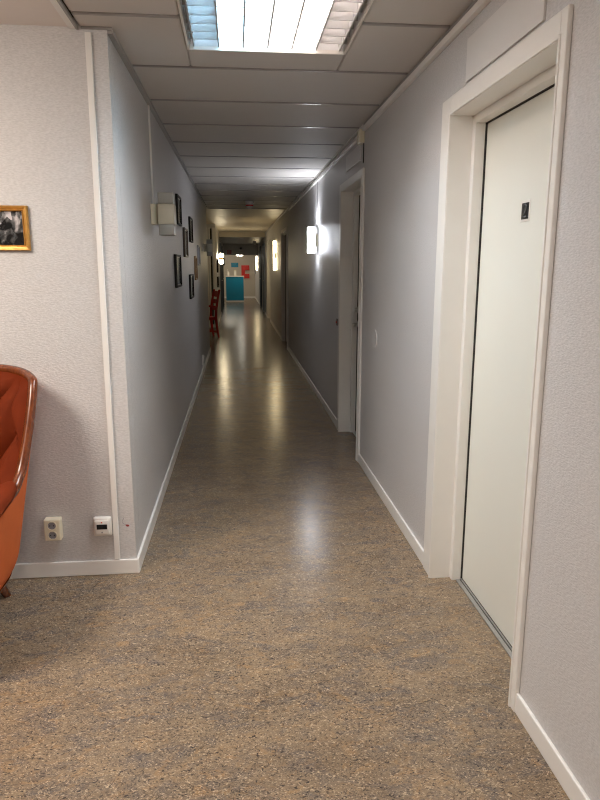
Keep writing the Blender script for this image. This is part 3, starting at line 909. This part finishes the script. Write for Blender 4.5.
def armchair(loc, rz):
    t = thing('armchair', 'rust velvet armchair with polished wooden frame by the left wall', 'armchair', loc, rz)
    a, b, L = .418, .30, .36
    PM = 125.0
    def ss(x):
        x = max(0, min(1, x)); return x * x * (3 - 2 * x)
    def rim_z(f):
        af = abs(f)
        z = 1.012 - .04 * (af / 64) ** 2.4 if af < 64 else .972
        if af >= 64:
            z = .972 - .03 * (af - 64) / 30 - .36 * ss((af - 64) / 31)
        return z
    def plan(f, A, B, Lx):
        s = 1 if f >= 0 else -1
        af = abs(f)
        if af <= 90:
            q = R(af); e = .75
            return s * A * math.sin(q) ** e, B * math.cos(q) ** e if math.cos(q) > 1e-6 else 0
        return s * A, -(af - 90) / (PM - 90) * Lx
    def pt(f, h, inset=0.0):
        """h: absolute height; outer body narrows and comes forward toward the bottom"""
        k = max(0, min(1, (h - .16) / .84))
        sc = .735 + .275 * k
        x, y = plan(f, a * sc - inset, (b - inset) * (.90 + .10 * k), L * (.95 + .05 * k))
        y += .16 * k - .03
        return Vector((x, y, h))
    def low_z(f):
        return .15
    def tuck(p, z, f):                                    # rounded, tucked-under lower edge
        if z < .31:
            q = (.31 - z) / .16
            p.x *= 1 - .22 * q ** 2.4
            p.y -= .08 * q ** 2.4 * max(0, math.cos(R(min(90, abs(f)))))
        return p
    F = [-PM + 2 * PM * i / 180 for i in range(181)]
    # outer body
    bm = bmesh.new()
    rows = []
    for j in range(41):
        s = j / 40
        r = []
        for f in F:
            z = low_z(f) + (rim_z(f) - low_z(f)) * s
            p = pt(f, z)
            r.append(tuck(p, z, f))
        rows.append(r)
    grid_surface(bm, rows)
    obj('outer_body', bm, M_outer, t, True)
    # tufted inner back and sides
    bm = bmesh.new()
    rows = []
    nb = 13
    btn = []
    for j in range(73):
        s = j / 72
        r = []
        for f in F:
            z = .40 + (rim_z(f) - .40) * s
            u = (f / 22.0); v = s * 3.0
            d = abs(math.cos(PI * (u + v) / 2) * math.cos(PI * (u - v) / 2))     # diamond pillows
            d = (d + .012) ** .6
            w = min(1, (1 - s) * 6) * min(1, s * 5 + .3) * min(1, (PM - abs(f)) / 18)
            p = pt(f, z, .030 + .075 * d * w + .03 * (1 - s))
            p.y -= .01 * (1 - s)
            r.append(p)
        rows.append(r)
    grid_surface(bm, rows)
    inner = obj('tufted_back', bm, M_velvet, t, True)
    for iu in range(-4, 5):
        for iv in range(0, 4):
            if (iu + iv) % 2 == 0:
                continue
            f = iu * 22.0; s = iv / 3.0
            if abs(f) > 84 or s < .15 or s > .9: continue
            z = .40 + (rim_z(f) - .40) * s
            p = pt(f, z, .044 + .03 * (1 - s))
            bm = bmesh.new(); sphere(bm, (0, 0, 0), .013, n=10)
            obj('button', bm, M_velvet, inner, True, loc=p)
    # show-wood rim along the top, ending in the arm fronts
    bm = bmesh.new()
    pts = [pt(f, rim_z(f) + .004, .016) for f in F]
    n = 12
    rings = []
    for i, p in enumerate(pts):
        aV = pts[max(0, i - 1)]; bV = pts[min(len(pts) - 1, i + 1)]
        tv = (bV - aV).normalized()
        out = Vector((p.x, max(p.y + .05, 0), 0)); out = out - tv * out.dot(tv); out.normalize()
        up = out.cross(tv).normalized()
        if up.z < 0: up = -up
        wd = .020
        rings.append([bm.verts.new(p + out * (math.cos(2 * PI * k / n) * wd) + up * (math.sin(2 * PI * k / n) * .020)) for k in range(n)])
    for i in range(len(rings) - 1):
        for k in range(n):
            bm.faces.new((rings[i][k], rings[i][(k + 1) % n], rings[i + 1][(k + 1) % n], rings[i + 1][k]))
    bm.faces.new(rings[0]); bm.faces.new(rings[-1])
    obj('rim', bm, M_wood, t, True)
    # arm pads and arm fronts
    for s in (-1, 1):
        bm = bmesh.new()
        path = []
        for f in [93 + (PM - 93) * k / 8 for k in range(9)]:
            p = pt(s * f, rim_z(f) + .022, .036)
            path.append(p)
        path.append(path[-1] + Vector((0, -.035, -.012)))
        path.append(path[-1] + Vector((0, -.008, -.03)))
        sweep(bm, path, [.020, .040, .047, .050, .051, .052, .052, .052, .050, .044, .020], 14, flat=(1, .62))
        obj('armrest', bm, M_velvet, t, True)
        bm = bmesh.new()
        p0 = pt(s * PM, rim_z(PM) - .01, .034); p1 = pt(s * PM, .40, .028); p2 = pt(s * PM, .20, .05)
        sweep(bm, [p0 + Vector((0, -.028, 0)), (p0 + p1) / 2 + Vector((0, -.004, 0)), p1 + Vector((0, -.012, 0)), p2 + Vector((0, -.012, 0))], [.034, .026, .030, .026], 12, up=Vector((0, 1, 0)))
        obj('arm_post', bm, M_wood, t, True)
    # base rail following the lower edge
    bm = bmesh.new()
    rows = []
    for dz, off in ((.052, -.004), (.055, .006), (.040, .010), (.018, .010), (0, .008), (-.018, .004), (-.022, -.02), (.0, -.035)):
        r = []
        for f in F:
            z = low_z(f) + dz
            p = tuck(pt(f, z), max(z, low_z(f)), f)
            o_ = Vector((p.x, max(p.y + .05, 0), 0)).normalized()
            r.append(p + o_ * off)
        rows.append(r)
    grid_surface(bm, rows)
    obj('base_rail', bm, M_wood, t, True)
    bm = bmesh.new()
    yF = pt(PM, .2).y
    xw = abs(pt(PM, .2).x) - .055
    pts = [(-xw, .135), (xw, .135), (xw, .24), (-xw, .24)]
    box(bm, -xw, xw, yF - .02, yF + .012, .13, .235, bev=.01); obj('front_rail', bm, M_wood, t)
    bm = bmesh.new(); box(bm, -xw + .02, xw - .02, yF + .012, .06, .15, .27); obj('seat_deck', bm, M_outer, t)
    # seat cushion
    bm = bmesh.new()
    box(bm, -.245, .245, yF - .045, .17, .27, .435, bev=.055, seg=5); obj('seat_cushion', bm, M_velvet, t, True)
    # legs
    for s in (-1, 1):
        bm = bmesh.new()
        sweep(bm, [(s * (xw - .03), yF + .02, .14), (s * (xw - .02), yF - .005, .10), (s * (xw - .03), yF + .005, .04), (s * (xw - .02), yF - .01, 0)], [.034, .03, .018, .02], 12, up=Vector((0, 1, 0)))
        obj('leg', bm, M_wood, t, True)
        bm = bmesh.new()
        sweep(bm, [(s * .165, .17, .20), (s * .172, .215, .10), (s * .182, .275, 0)], [.027, .022, .017], 12, up=Vector((0, 1, 0)))
        obj('leg', bm, M_wood, t, True)
    return t
armchair((-1.232, 2.48, 0), R(0))

# ------------------------------------------------------------------ camera
cam = bpy.data.cameras.new('camera')
co = bpy.data.objects.new('camera', cam); C.objects.link(co)
f, vx, vy = 640.0, 235.0, 266.0
p = math.atan((400 - vy) / f)
yaw = math.atan((300 - vx) / (f / math.cos(p)))
co.location = (0, 0, 1.45)
co.rotation_euler = (PI / 2 - p, 0, -yaw)
cam.sensor_fit = 'VERTICAL'; cam.sensor_height = 36.0; cam.lens = 36.0 * f / 800
cam.clip_end = 100; cam.clip_start = .01
bpy.context.scene.camera = co

# ------------------------------------------------------------------ world and colour
w = bpy.data.worlds.new('world'); bpy.context.scene.world = w
w.use_nodes = True
w.node_tree.nodes['Background'].inputs[0].default_value = (.6, .65, .7, 1)
w.node_tree.nodes['Background'].inputs[1].default_value = .02
s = bpy.context.scene
s.view_settings.view_transform = 'Standard'
s.view_settings.look = 'None'
s.view_settings.gamma = 1
s.view_settings.exposure = 0.57
s.view_settings.use_curve_mapping = False
s.cycles.max_bounces = 10
s.cycles.diffuse_bounces = 6
s.cycles.sample_clamp_indirect = 4
s.cycles.use_adaptive_sampling = False
s.cycles.filter_width = 1.1
s.cycles.denoising_prefilter = 'ACCURATE'
s.cycles.denoising_input_passes = 'RGB_ALBEDO_NORMAL'
s.cycles.denoising_quality = 'HIGH'
s.cycles.caustics_reflective = False
s.cycles.caustics_refractive = False
